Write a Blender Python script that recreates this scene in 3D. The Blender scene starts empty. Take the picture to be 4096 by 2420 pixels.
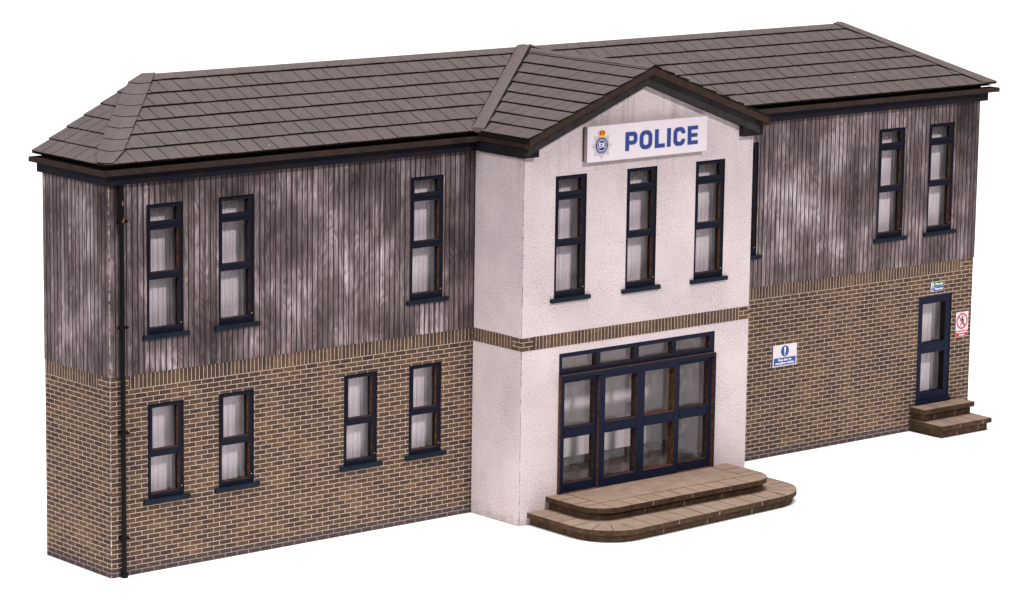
import bpy, math, random
from mathutils import Vector, Matrix
random.seed(7)
SC = bpy.context.scene
COL = SC.collection

# ------------------------------------------------------------------ dimensions (metres, at the scale of the building)
D = 1.835                      # depth of the low-relief wings
XB, XR, W = 7.148, 12.272, 19.323   # bay left, bay right, right end
P = 1.241                      # how far the entrance bay stands forward
YB = -P
H1, HB, TOP = 3.15, 2.925, 6.40
ZE, ZR, E = 6.44, 7.477, 0.21  # eaves, ridge, overhang
XC = 9.71                      # middle of the bay

# ------------------------------------------------------------------ node helpers
class G:
    def __init__(s, name, rough=0.8, spec=0.3):
        s.m = bpy.data.materials.new(name); s.m.use_nodes = True
        s.nt = s.m.node_tree; s.nt.nodes.clear()
        s.out = s.nt.nodes.new('ShaderNodeOutputMaterial')
        s.b = s.nt.nodes.new('ShaderNodeBsdfPrincipled')
        s.nt.links.new(s.b.outputs[0], s.out.inputs[0])
        s.b.inputs['Roughness'].default_value = rough
        s.b.inputs['Specular IOR Level'].default_value = spec
    def put(s, sock, v):
        if isinstance(v, bpy.types.NodeSocket): s.nt.links.new(v, sock)
        elif isinstance(v, (tuple, list)):
            n = len(sock.default_value)
            sock.default_value = (tuple(v) + (1.0,))[:n] if len(v) < n else tuple(v)[:n]
        else: sock.default_value = v
    def n(s, t, ins={}, **kw):
        nd = s.nt.nodes.new(t)
        for k, v in kw.items(): setattr(nd, k, v)
        for k, v in ins.items(): s.put(nd.inputs[k], v)
        return nd
    def mt(s, op, a, b=0.0, c=0.0, clamp=False):
        return s.n('ShaderNodeMath', {0: a, 1: b, 2: c}, operation=op, use_clamp=clamp).outputs[0]
    def uv(s):
        return s.n('ShaderNodeUVMap').outputs[0]
    def obj(s):
        return s.n('ShaderNodeTexCoord').outputs['Object']
    def sep(s, v):
        o = s.n('ShaderNodeSeparateXYZ', {0: v}).outputs
        return o[0], o[1], o[2]
    def com(s, x, y, z=0.0):
        return s.n('ShaderNodeCombineXYZ', {0: x, 1: y, 2: z}).outputs[0]
    def noise(s, vec, scale, detail=2.0, rough=0.5, dist=0.0):
        return s.n('ShaderNodeTexNoise', {'Vector': vec, 'Scale': scale, 'Detail': detail, 'Roughness': rough, 'Distortion': dist}).outputs[0]
    def mapr(s, v, a, b, c=0.0, d=1.0):
        return s.n('ShaderNodeMapRange', {0: v, 1: a, 2: b, 3: c, 4: d}).outputs[0]
    def ramp(s, v, stops):
        r = s.n('ShaderNodeValToRGB', {0: v}); cr = r.color_ramp
        while len(cr.elements) < len(stops): cr.elements.new(0.5)
        for el, (p, c) in zip(cr.elements, stops):
            el.position = p; el.color = tuple(c) + (1,)
        return r.outputs[0]
    def mix(s, f, a, b, blend='MIX'):
        nd = s.nt.nodes.new('ShaderNodeMix'); nd.data_type = 'RGBA'; nd.blend_type = blend
        s.put(nd.inputs[0], f); s.put(nd.inputs[6], a); s.put(nd.inputs[7], b)
        return nd.outputs[2]
    def vadd(s, a, b):
        return s.n('ShaderNodeVectorMath', {0: a, 1: b}, operation='ADD').outputs[0]
    def vmul(s, a, b):
        return s.n('ShaderNodeVectorMath', {0: a, 1: b}, operation='MULTIPLY').outputs[0]
    def bump(s, h, strength=0.3, dist=0.01):
        s.put(s.b.inputs['Normal'], s.n('ShaderNodeBump', {'Height': h, 'Strength': strength, 'Distance': dist}).outputs[0])
    def col(s, c): s.put(s.b.inputs['Base Color'], c)

def lin(r, g, b, k=1.0):
    f = lambda v: (v / 255 / 12.92 if v / 255 < 0.04045 else ((v / 255 + 0.055) / 1.055) ** 2.4) * k
    return (f(r), f(g), f(b))

def grain(g, c, vec, scale=55, lo=0.86, hi=1.14):
    """fine printed-paper grain"""
    n = g.noise(vec, scale, 2.0, 0.7)
    return g.mix(1.0, c, g.ramp(n, [(0.25, (lo,) * 3), (0.75, (hi,) * 3)]), 'MULTIPLY')

M = {}
# ---- brick: stretcher bond, 225 x 75 mm, printed
def brick_mat(name, bw, rh, off, base_v, squash=False):
    g = G(name, 0.85, 0.2)
    uv = g.uv()
    u, v, _ = g.sep(uv)
    vec = g.com(u, g.mt('SUBTRACT', v, base_v))
    wob = g.n('ShaderNodeTexNoise', {'Vector': uv, 'Scale': 30.0, 'Detail': 2.0}).outputs[1]
    wob = g.vmul(g.vadd(wob, (-0.5, -0.5, -0.5)), (0.010, 0.008, 0))
    vec = g.vadd(vec, wob)
    bt = g.n('ShaderNodeTexBrick', {'Vector': vec, 'Color1': (0, 0, 0), 'Color2': (1, 1, 1), 'Mortar': (0, 0, 0), 'Scale': 1.0,
             'Mortar Size': 0.0058, 'Mortar Smooth': 0.25, 'Bias': 0.0, 'Brick Width': bw, 'Row Height': rh}, offset=off, offset_frequency=2)
    rnd = g.sep(bt.outputs[0])[0]
    big = g.noise(uv, 1.1, 4.0, 0.62)
    mid = g.noise(uv, 7.0, 3.0, 0.6)
    t = g.mt('ADD', g.mt('MULTIPLY', rnd, 0.21), g.mt('ADD', g.mt('MULTIPLY', big, 0.62), g.mt('MULTIPLY', mid, 0.42)))
    c = g.ramp(g.mapr(t, 0.36, 0.98), [(0.0, lin(42, 33, 29)), (0.30, lin(62, 48, 39)), (0.52, lin(82, 63, 47)), (0.78, lin(103, 80, 59)), (1.0, lin(132, 105, 77))])
    hue = g.noise(g.vadd(uv, (31.0, 7.0, 0)), 9.0, 2.0)
    c = g.mix(g.mapr(hue, 0.45, 0.75, 0, 0.4), c, lin(84, 58, 46))
    # the engineering-brick plinth: two darker courses
    plinth = g.mt('LESS_THAN', v, 0.142)
    c = g.mix(g.mt('MULTIPLY', plinth, 0.78), c, lin(62, 52, 55))
    mort = g.mix(g.noise(uv, 14.0, 3.0), lin(152, 134, 123), lin(208, 189, 178))
    mort = g.mix(g.mt('MULTIPLY', plinth, 0.6), mort, lin(120, 108, 106))
    c = g.mix(g.mt('MULTIPLY', bt.outputs[1], 0.93), c, mort)
    c = grain(g, c, uv, 70, 0.76, 1.24)
    g.col(c)
    g.bump(g.mt('SUBTRACT', g.mt('MULTIPLY', g.noise(uv, 60, 2), 0.5), g.mt('MULTIPLY', bt.outputs[1], 0.6)), 0.15, 0.006)
    return g.m
M['brick'] = brick_mat('printed_brick', 0.225, 0.075, 0.5, 0.0)
M['soldier'] = brick_mat('soldier_brick', 0.075, 0.30, 0.0, HB - 0.0015)

# ---- vertical timber cladding
def wood_mat():
    g = G('weathered_boards', 0.8, 0.25)
    uv = g.uv(); u, v, _ = g.sep(uv)
    pitch = 0.1035
    s_ = g.mt('DIVIDE', u, pitch)
    idx = g.mt('FLOOR', s_); fr = g.mt('FRACT', s_)
    wn = g.n('ShaderNodeTexWhiteNoise', {'W': idx}, noise_dimensions='1D').outputs[0]
    # soft mottling, big pale and dark clouds of the weathering
    warp = g.com(g.mt('MULTIPLY', u, 1.0), g.mt('MULTIPLY', v, 0.72))
    cloud = g.noise(warp, 1.35, 3.0, 0.5, 0.2)
    cloud2 = g.noise(g.vadd(warp, (9.0, 4.0, 0)), 4.6, 2.0, 0.5)
    # cathedral figure: contour lines of a stretched field
    fld = g.noise(g.com(g.mt('MULTIPLY', u, 4.2), g.mt('MULTIPLY', v, 0.75), g.mt('MULTIPLY', wn, 0.35)), 1.0, 1.5, 0.5, 0.4)
    rings = g.mt('MULTIPLY', g.mt('ADD', g.mt('SINE', g.mt('MULTIPLY', fld, 75.0)), 1.0), 0.5)
    fine = g.noise(g.com(g.mt('MULTIPLY', u, 95.0), g.mt('MULTIPLY', v, 3.2), wn), 1.0, 3.0, 0.65)
    t = g.mt('ADD', g.mt('MULTIPLY', cloud, 0.95), g.mt('MULTIPLY', cloud2, 0.16))
    t = g.mt('ADD', t, g.mt('MULTIPLY', rings, 0.11))
    stripe = g.noise(g.com(g.mt('MULTIPLY', u, 30.0), g.mt('MULTIPLY', v, 0.45), g.mt('MULTIPLY', wn, 3.0)), 1.0, 2.0, 0.6)
    t = g.mt('ADD', t, g.mt('MULTIPLY', fine, 0.32))
    t = g.mt('ADD', t, g.mt('MULTIPLY', stripe, 0.26))
    t = g.mt('ADD', t, g.mt('MULTIPLY', wn, 0.12))
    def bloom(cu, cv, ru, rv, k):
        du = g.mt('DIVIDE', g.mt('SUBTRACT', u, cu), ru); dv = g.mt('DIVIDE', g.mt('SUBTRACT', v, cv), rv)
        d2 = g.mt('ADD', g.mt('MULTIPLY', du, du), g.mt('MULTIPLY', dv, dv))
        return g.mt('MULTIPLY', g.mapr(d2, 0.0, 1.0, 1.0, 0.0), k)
    for args in ((4.5, 4.1, 1.7, 1.2, .13), (2.9, 3.9, 0.9, 0.8, .05), (14.6, 4.7, 1.9, 1.3, .13), (-0.75, 4.8, 0.8, 1.6, .12), (18.9, 5.5, 0.5, 1.3, -.22), (6.95, 4.8, 0.35, 2.0, -.16), (1.6, 5.9, 2.0, 0.7, -.08)):  # pale patches, and darker ones at right end, bay corner and left top
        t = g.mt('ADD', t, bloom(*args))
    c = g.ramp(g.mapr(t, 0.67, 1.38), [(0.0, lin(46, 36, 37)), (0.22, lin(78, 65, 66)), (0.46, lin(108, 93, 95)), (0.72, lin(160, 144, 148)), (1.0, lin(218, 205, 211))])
    # patchy noise stretched along the boards
    st = g.noise(g.com(g.mt('MULTIPLY', u, 2.6), g.mt('MULTIPLY', v, 0.5)), 1.0, 2.0)
    groove = g.mt('MAXIMUM', g.mt('LESS_THAN', fr, 0.15), g.mt('GREATER_THAN', fr, 0.925))
    gn = g.noise(g.com(g.mt('MULTIPLY', u, 9.0), g.mt('MULTIPLY', v, 1.3)), 1.0, 2.0)
    c = g.mix(g.mt('MULTIPLY', groove, g.mapr(gn, 0.3, 0.6, 0.85, 1.0)), c, lin(20, 13, 15))
    hair = g.mt('LESS_THAN', g.noise(g.com(g.mt('MULTIPLY', u, 40.0), g.mt('MULTIPLY', v, 0.5), wn), 1.0, 1.0), 0.40)
    c = g.mix(g.mt('MULTIPLY', hair, 0.62), c, lin(50, 38, 40))
    # arched figure on some of the boards
    amask = g.mapr(g.noise(g.com(g.mt('MULTIPLY', u, 1.5), g.mt('MULTIPLY', v, 0.45), 5.0), 1.0, 2.0), 0.46, 0.60)
    fl2 = g.noise(g.com(g.mt('MULTIPLY', u, 3.4), g.mt('MULTIPLY', v, 0.62), g.mt('MULTIPLY', g.mt('FLOOR', g.mt('DIVIDE', u, pitch * 2)), 0.13)), 1.0, 1.0, 0.5, 0.2)
    arch = g.mapr(g.mt('SINE', g.mt('MULTIPLY', fl2, 62.0)), 0.35, 0.95)
    c = g.mix(g.mt('MULTIPLY', g.mt('MULTIPLY', arch, amask), 0.42), c, lin(54, 43, 45))
    c = grain(g, c, uv, 75, 0.72, 1.28)
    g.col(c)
    g.bump(g.mt('SUBTRACT', g.mt('MULTIPLY', fine, 0.4), groove), 0.25, 0.006)
    return g.m
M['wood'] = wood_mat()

# ---- rendered bay
def render_mat():
    g = G('pebble_render', 0.9, 0.2)
    uv = g.uv(); u, v, _ = g.sep(uv)
    big = g.noise(uv, 0.8, 3.0, 0.6)
    c = g.mix(g.mapr(big, 0.3, 0.7), lin(184, 170, 174), lin(199, 186, 187))
    sp = g.noise(uv, 46.0, 3.0, 0.75)
    dens = g.noise(g.vadd(uv, (3.0, 8.0, 0)), 1.3, 3.0, 0.6)
    thr = g.mapr(dens, 0.3, 0.7, 0.62, 0.54)
    spot = g.mt('GREATER_THAN', sp, thr)
    c = g.mix(g.mt('MULTIPLY', spot, 0.72), c, lin(120, 104, 104))
    lt = g.noise(g.vadd(uv, (11.0, 2.0, 0)), 38.0, 2.0, 0.7)
    c = g.mix(g.mapr(lt, 0.52, 0.72, 0, 0.55), c, lin(222, 212, 212))
    # splash dirt along the ground and a few run-off streaks below the eaves
    sd = g.noise(uv, 9.0, 3.0, 0.7)
    foot = g.mt('MULTIPLY', g.mapr(v, 0.0, 0.26, 1.0, 0.0), g.mapr(sd, 0.35, 0.65))
    c = g.mix(g.mt('MULTIPLY', foot, 0.75), c, lin(118, 110, 96))
    sk = g.noise(g.com(g.mt('MULTIPLY', u, 5.0), g.mt('MULTIPLY', v, 0.35)), 1.0, 3.0, 0.6)
    top = g.mt('MULTIPLY', g.mapr(v, 5.0, 6.3, 0.0, 1.0), g.mapr(sk, 0.52, 0.68))
    c = g.mix(g.mt('MULTIPLY', top, 0.38), c, lin(112, 98, 96))
    # grubby patches on the return wall
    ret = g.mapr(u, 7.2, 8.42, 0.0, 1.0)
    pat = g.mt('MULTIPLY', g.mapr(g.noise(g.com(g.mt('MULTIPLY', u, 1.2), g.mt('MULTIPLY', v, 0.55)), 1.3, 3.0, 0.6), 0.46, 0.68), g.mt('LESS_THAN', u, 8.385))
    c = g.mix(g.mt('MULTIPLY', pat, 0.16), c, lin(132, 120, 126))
    c = grain(g, c, uv, 80, 0.90, 1.10)
    g.col(c)
    g.bump(g.noise(uv, 60, 3), 0.05, 0.006)
    return g.m
M['render'] = render_mat()

def simple(name, c, var=0.25, scale=12.0, rough=0.7, spec=0.3, gscale=60, glo=0.88, ghi=1.12, c2=None, metal=0.0, bump=0.0, dust=0.0):
    g = G(name, rough, spec); o = g.obj()
    n = g.noise(o, scale, 3.0, 0.6)
    c2 = c2 or tuple(x * (1 - var) for x in c)
    k = g.mix(g.mapr(n, 0.35, 0.65), c2, c)
    k = grain(g, k, o, gscale, glo, ghi)
    if dust:
        vn = g.n('ShaderNodeTexVoronoi', {'Vector': o, 'Scale': 3.4}); dc = g.mt('LESS_THAN', vn.outputs[0], dust)
        k = g.mix(g.mt('MULTIPLY', dc, .8), k, lin(214, 206, 200))
    g.col(k); g.b.inputs['Metallic'].default_value = metal
    if bump: g.bump(g.noise(o, gscale, 2.0), bump, 0.006)
    return g.m
M['tile'] = simple('grey_card_tiles', lin(85, 76, 75), 0.13, 2.2, 0.9, 0.2, 60, 0.70, 1.34, bump=0.2, dust=.03)
M['tile_cap'] = simple('grey_card_capping', lin(88, 79, 78), 0.13, 4.0, 0.9, 0.2, 60, 0.70, 1.34)
M['tile_edge'] = simple('charred_edge_and_shade', lin(28, 22, 20), 0.35, 20.0, 0.9, 0.1, 60, 0.8, 1.3)
M['underlay'] = simple('dark_underlay', lin(30, 25, 23), 0.2, 10.0, 0.9, 0.1)
M['gutter'] = simple('dark_brown_gutter', lin(45, 29, 24), 0.5, 6.0, 0.7, 0.25, 60, 0.75, 1.35)
M['fascia'] = simple('navy_fascia_paint', lin(17, 19, 35), 0.4, 2.5, 0.7, 0.1, 60, 0.75, 1.35, c2=lin(30, 25, 26))
M['barge'] = simple('stained_barge_board', lin(46, 43, 45), 0.4, 5.0, 0.7, 0.2, 60, 0.75, 1.3, c2=lin(36, 29, 27))
M['verge'] = simple('brown_verge_strip', lin(50, 34, 28), 0.4, 9.0, 0.7, 0.2, 60, 0.7, 1.4)
M['navy'] = simple('navy_frame_paint', lin(13, 17, 34), 0.3, 8.0, 0.6, 0.12, 60, 0.8, 1.25, dust=.03)
M['navy_door'] = simple('navy_door_paint', lin(13, 20, 42), 0.2, 6.0, 0.6, 0.12, 60, 0.85, 1.2)
M['sill'] = simple('navy_sill_paint', lin(11, 26, 38), 0.35, 7.0, 0.6, 0.14, 50, 0.7, 1.4, c2=lin(12, 16, 30))
M['burnt'] = simple('burnt_wood_edge', lin(92, 58, 38), 0.6, 14.0, 0.9, 0.1, 60, 0.7, 1.3, c2=lin(50, 33, 25))
M['jamb'] = simple('dark_jamb_edge', lin(62, 42, 32), 0.6, 14.0, 0.85, 0.2, 60, 0.7, 1.4, c2=lin(22, 19, 20))
M['pipe'] = simple('black_pipe_paint', lin(12, 10, 11), 0.3, 9.0, 0.6, 0.12, 40, 0.7, 1.4)
M['rust'] = simple('bare_metal_chip', lin(140, 92, 58), 0.4, 30.0, 0.6)
M['curtain'] = simple('pale_net_curtain', lin(226, 215, 217), 0.06, 3.0, 0.9, 0.1, 90, 0.94, 1.06)
M['interior'] = simple('grey_card_interior', lin(236, 224, 221), 0.06, 2.0, 0.9, 0.1)
M['inner_floor'] = simple('brown_card_floor', lin(112, 98, 92), 0.2, 1.5, 0.5, 0.4)
M['card'] = simple('bare_grey_card', lin(188, 178, 176), 0.15, 3.0, 0.9, 0.1)
M['worn'] = simple('worn_paper_corner', lin(186, 172, 166), 0.7, 18.0, 0.9, 0.1, 60, 0.7, 1.2, c2=lin(62, 52, 48))
M['crack'] = simple('dark_corner_joint', lin(176, 164, 162), 0.6, 10.0, 0.9, 0.1, 60, 0.7, 1.2, c2=lin(66, 58, 58))
M['white'] = simple('white_sign_plastic', lin(206, 195, 202), 0.03, 3.0, 0.45, 0.4, 80, 0.97, 1.03)
M['sign_side'] = simple('grey_sign_edge', lin(150, 138, 136), 0.25, 10.0)
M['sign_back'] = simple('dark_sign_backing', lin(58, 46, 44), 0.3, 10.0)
M['blue'] = simple('police_blue_print', lin(38, 58, 122), 0.08, 20.0, 0.5, 0.3, 80, 0.85, 1.15)
M['deep_blue'] = simple('crest_blue_print', lin(36, 44, 112), 0.08, 20.0, 0.5)
M['mand_blue'] = simple('safety_blue_print', lin(30, 72, 134), 0.08, 20.0, 0.5)
M['green'] = simple('safety_green_print', lin(34, 104, 66), 0.1, 20.0, 0.5)
M['red'] = simple('safety_red_print', lin(172, 34, 40), 0.1, 20.0, 0.5)
M['black'] = simple('black_print', lin(28, 26, 30), 0.1, 20.0, 0.5)
M['gold'] = simple('gold_print', lin(222, 170, 60), 0.1, 20.0, 0.5)
M['crimson'] = simple('crimson_print', lin(158, 30, 36), 0.1, 20.0, 0.5)
M['silver'] = simple('silver_print', lin(160, 151, 160), 0.15, 24.0, 0.5, c2=lin(190, 181, 190))
M['print_white'] = simple('white_print', lin(232, 224, 230), 0.02, 20.0, 0.5, 0.3, 80, 0.98, 1.02)
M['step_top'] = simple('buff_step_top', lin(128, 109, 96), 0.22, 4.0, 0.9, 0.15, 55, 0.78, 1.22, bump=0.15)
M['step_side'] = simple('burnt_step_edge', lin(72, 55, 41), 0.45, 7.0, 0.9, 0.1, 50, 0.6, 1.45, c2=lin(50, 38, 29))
M['joint'] = simple('dark_step_joint', lin(46, 36, 29), 0.25, 20.0)
M['chip'] = simple('pale_joint_chip', lin(150, 133, 114), 0.6, 22.0, c2=lin(96, 80, 64))
M['ground'] = None
g = G('white_studio_paper', 0.95, 0.0)
g.col((0.93, 0.93, 0.93)); M['ground'] = g.m

# ---- acetate panes: mostly clear, faint wavy sheen
g = G('clear_acetate', 0.1, 0.5)
tr = g.n('ShaderNodeBsdfTransparent', {0: (0.94, 0.93, 0.95)})
gl = g.n('ShaderNodeBsdfGlossy', {0: (0.95, 0.92, 0.92), 'Roughness': 0.06})
hb = g.n('ShaderNodeBump', {'Height': g.noise(g.obj(), 3.0, 2.0, 0.5, 2.0), 'Strength': 0.06, 'Distance': 0.03}).outputs[0]
g.put(gl.inputs['Normal'], hb)
fr = g.n('ShaderNodeFresnel', {0: 1.45})
mx = g.n('ShaderNodeMixShader', {0: g.mt('MULTIPLY', g.mt('MULTIPLY', fr.outputs[0], 0.8), g.mt('SUBTRACT', 1.0, g.n('ShaderNodeNewGeometry').outputs['Backfacing'])), 1: tr.outputs[0], 2: gl.outputs[0]})
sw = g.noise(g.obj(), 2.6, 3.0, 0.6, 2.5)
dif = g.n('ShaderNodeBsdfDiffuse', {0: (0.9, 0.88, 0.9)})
mx2 = g.n('ShaderNodeMixShader', {0: g.mapr(sw, 0.45, 0.68, 0.01, 0.055), 1: mx.outputs[0], 2: dif.outputs[0]})  # pale swirls painted in for wavy reflections, and scuff haze
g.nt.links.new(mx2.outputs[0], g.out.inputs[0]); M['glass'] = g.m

# ------------------------------------------------------------------ mesh building
ORG = {}
class MB:
    def __init__(s): s.v = []; s.f = []; s.mi = []; s.mats = []
    def mat(s, m):
        if m not in s.mats: s.mats.append(m)
        return s.mats.index(m)
    def face(s, pts, m):
        i = len(s.v); s.v += [tuple(p) for p in pts]
        s.f.append(tuple(range(i, i + len(pts)))); s.mi.append(s.mat(m))
    def box(s, x0, x1, y0, y1, z0, z1, m, top=None, left=None, bottom=None, skip=''):
        a = [(x0, y0), (x1, y0), (x1, y1), (x0, y1)]
        if 'f' not in skip: s.face([(x0, y0, z0), (x1, y0, z0), (x1, y0, z1), (x0, y0, z1)], m)
        if 'b' not in skip: s.face([(x1, y1, z0), (x0, y1, z0), (x0, y1, z1), (x1, y1, z1)], m)
        if 'l' not in skip: s.face([(x0, y1, z0), (x0, y0, z0), (x0, y0, z1), (x0, y1, z1)], left or m)
        if 'r' not in skip: s.face([(x1, y0, z0), (x1, y1, z0), (x1, y1, z1), (x1, y0, z1)], left or m)
        if 't' not in skip: s.face([(x0, y0, z1), (x1, y0, z1), (x1, y1, z1), (x0, y1, z1)], top or m)
        if 'd' not in skip: s.face([(x0, y1, z0), (x1, y1, z0), (x1, y0, z0), (x0, y0, z0)], bottom or m)
    def prism_y(s, poly, y0, y1, m, side=None, back=True):
        """polygon in x,z (counter-clockwise seen from the front, -y) given thickness from y0 (front) to y1"""
        s.face([(x, y0, z) for x, z in poly], m)
        if back: s.face([(x, y1, z) for x, z in reversed(poly)], m)
        n = len(poly)
        for i in range(n):
            (xa, za), (xb_, zb) = poly[i], poly[(i + 1) % n]
            s.face([(xb_, y0, zb), (xa, y0, za), (xa, y1, za), (xb_, y1, zb)], side or m)
    def prism_z(s, poly, z0, z1, m, side=None):
        s.face([(x, y, z1) for x, y in poly], m)
        s.face([(x, y, z0) for x, y in reversed(poly)], side or m)
        n = len(poly)
        for i in range(n):
            (xa, ya), (xb_, yb) = poly[i], poly[(i + 1) % n]
            s.face([(xa, ya, z0), (xb_, yb, z0), (xb_, yb, z1), (xa, ya, z1)], side or m)
    def plate(s, x0, x1, z0, z1, holes, y0, y1, m, side=None, hole_mat=None, outer=True, mfun=None):
        """upright plate facing -y with rectangular holes, thickness y0 (front) to y1 (back)"""
        xs = sorted({x0, x1, *[h[0] for h in holes], *[h[1] for h in holes], *(mfun[0] if mfun else [])})
        zs = sorted({z0, z1, *[h[2] for h in holes], *[h[3] for h in holes], *(mfun[1] if mfun else [])})
        xs = [x for x in xs if x0 <= x <= x1]; zs = [z for z in zs if z0 <= z <= z1]
        for a, b in zip(xs, xs[1:]):
            for c, d in zip(zs, zs[1:]):
                mx_, mz_ = (a + b) / 2, (c + d) / 2
                if any(h[0] < mx_ < h[1] and h[2] < mz_ < h[3] for h in holes): continue
                mm = mfun[2](mx_, mz_) if mfun else m
                s.face([(a, y0, c), (b, y0, c), (b, y0, d), (a, y0, d)], mm)
                s.face([(b, y1, c), (a, y1, c), (a, y1, d), (b, y1, d)], side or m)
        hm = hole_mat or side or m
        for a, b, c, d in holes:
            s.face([(a, y0, c), (a, y0, d), (a, y1, d), (a, y1, c)], hm)
            s.face([(b, y0, d), (b, y0, c), (b, y1, c), (b, y1, d)], hm)
            s.face([(a, y0, d), (b, y0, d), (b, y1, d), (a, y1, d)], hm)
            s.face([(b, y0, c), (a, y0, c), (a, y1, c), (b, y1, c)], hm)
        if outer:
            sm = side or m
            s.face([(x0, y1, z0), (x0, y0, z0), (x0, y0, z1), (x0, y1, z1)], sm)
            s.face([(x1, y0, z0), (x1, y1, z0), (x1, y1, z1), (x1, y0, z1)], sm)
            s.face([(x0, y0, z1), (x1, y0, z1), (x1, y1, z1), (x0, y1, z1)], sm)
            s.face([(x0, y1, z0), (x1, y1, z0), (x1, y0, z0), (x0, y0, z0)], sm)
    def build(s, name, parent=None, org=None, smooth=False, props=None):
        if org is None:
            xs, ys, zs = zip(*s.v); org = ((min(xs) + max(xs)) / 2, (min(ys) + max(ys)) / 2, min(zs))
        me = bpy.data.meshes.new(name)
        me.from_pydata([(a - org[0], b - org[1], c - org[2]) for a, b, c in s.v], [], s.f)
        for m in s.mats: me.materials.append(M[m])
        me.polygons.foreach_set('material_index', s.mi)
        if smooth: me.polygons.foreach_set('use_smooth', [True] * len(s.f))
        uvl = me.uv_layers.new(name='UVMap')
        for p_ in me.polygons:
            nx, ny, nz = map(abs, p_.normal)
            for li in p_.loop_indices:
                x, y, z = s.v[me.loops[li].vertex_index]
                uvl.data[li].uv = (x, y) if nz > max(nx, ny) else (x - y, z)
        me.update()
        o = bpy.data.objects.new(name, me); COL.objects.link(o)
        place(o, parent, org)
        for k, v in (props or {}).items(): o[k] = v
        return o

def place(o, parent, org):
    ORG[o.name] = org
    if parent is not None:
        o.parent = parent; q = ORG[parent.name]
        o.location = (org[0] - q[0], org[1] - q[1], org[2] - q[2])
    else: o.location = org

def empty(name, org, label, cat, parent=None, **kw):
    o = bpy.data.objects.new(name, None); COL.objects.link(o); o.empty_display_size = 0.3
    place(o, parent, org)
    if label: o['label'] = label
    if cat: o['category'] = cat
    for k, v in kw.items(): o[k] = v
    return o

STATION = empty('police_station', (0, 0, 0), 'two storey model police station of brown brick and grey timber with white entrance bay', 'model building')

# ------------------------------------------------------------------ walls
UPX = [0.668, 2.005, 5.795]; UPZ = (3.735, 5.76)
LOX = [0.676, 2.012, 4.468, 5.803]; LOZ = (1.145, 2.648)
RGX = [12.93, 16.665, 17.985]
BAX = [7.825, 9.388, 10.945]
WW = 0.678
DOOR = (17.875, 18.775, 0.47, 2.525)
ENT = (7.963, 11.478, 0.40, 2.80)
TH = 0.12

def qmat(xl, xr):
    return ([xl, xr], [HB], lambda x, z: 'brick' if z < HB or x < xl or x > xr else 'soldier')
CH = 0.012
# left wing, brick storey with its end wall
b = MB()
b.plate(CH, XB, 0, H1, [(x, x + WW, LOZ[0], LOZ[1]) for x in LOX], 0, TH, 'brick', 'card', 'jamb', mfun=qmat(0.3375, 99))
for z0, z1, y0, y1, m in ((0, HB, CH, D, 'brick'), (HB, H1, CH, 0.3375, 'brick'), (HB, H1, 0.3375, D, 'soldier')):
    b.face([(0, y1, z0), (0, y0, z0), (0, y0, z1), (0, y1, z1)], m)
b.face([(TH, TH, 0), (TH, D, 0), (TH, D, H1), (TH, TH, H1)], 'card')
b.face([(0, CH, 0), (CH, 0, 0), (CH, 0, H1), (0, CH, H1)], 'worn')
b.face([(TH, D, 0), (0, D, 0), (0, D, H1), (TH, D, H1)], 'card')
b.build('brick_wall', STATION)
# right wing, brick storey
b = MB()
b.plate(XR, W, 0, H1, [(DOOR[0], DOOR[1], DOOR[2], DOOR[3])], 0, TH, 'brick', 'card', 'jamb', mfun=qmat(-1, W - 0.3375))
b.box(W - 0.02, W + 0.002, TH, D, 0, H1, 'brick')
b.build('brick_wall', STATION)
# timber storey: proud of the brick
PR = 0.014
b = MB()
b.plate(-PR + CH, XB, H1, TOP, [(x, x + WW, UPZ[0], UPZ[1]) for x in UPX], -PR, TH, 'wood', 'jamb', 'jamb')
b.face([(-PR, D, H1), (-PR, -PR + CH, H1), (-PR, -PR + CH, TOP), (-PR, D, TOP)], 'wood')
b.face([(-PR, -PR + CH, H1), (-PR + CH, -PR, H1), (-PR + CH, -PR, TOP), (-PR, -PR + CH, TOP)], 'worn')
b.face([(-PR, D, H1), (0, D, H1), (0, 0, H1), (-PR, -PR, H1)], 'jamb')
b.face([(TH, TH, H1), (TH, D, H1), (TH, D, TOP), (TH, TH, TOP)], 'card')
b.face([(TH, D, H1), (-PR, D, H1), (-PR, D, TOP), (TH, D, TOP)], 'card')
b.build('timber_cladding', STATION)
b = MB()
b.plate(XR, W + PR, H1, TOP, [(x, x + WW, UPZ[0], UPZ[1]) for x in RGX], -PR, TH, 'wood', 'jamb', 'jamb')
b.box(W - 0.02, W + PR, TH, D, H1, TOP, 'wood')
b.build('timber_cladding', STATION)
# rendered bay: front with gable, two returns
b = MB()
c_ = 0.008
GZ = 6.26
b.plate(XB + c_, XR, 0, GZ, [ENT] + [(x, x + WW, UPZ[0], UPZ[1]) for x in BAX], YB, YB + TH, 'render', 'card', 'jamb')
for y0 in (YB,):
    b.face([(XB + c_, y0, GZ), (XR, y0, GZ), (XR, y0, 6.38), (XC, y0, 7.36), (XB + c_, y0, 6.38)], 'render')
    b.face([(XR, y0 + TH, GZ), (XB, y0 + TH, GZ), (XB, y0 + TH, 6.38), (XC, y0 + TH, 7.36), (XR, y0 + TH, 6.38)], 'card')
b.face([(XB, 0, 0), (XB, YB + c_, 0), (XB, YB + c_, 6.38), (XB, 0, 6.38)], 'render')
b.face([(XB, YB + c_, 0), (XB + c_, YB, 0), (XB + c_, YB, 6.38), (XB, YB + c_, 6.38)], 'crack')
b.face([(XR, YB, 0), (XR, 0, 0), (XR, 0, 6.38), (XR, YB, 6.38)], 'render')
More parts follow.
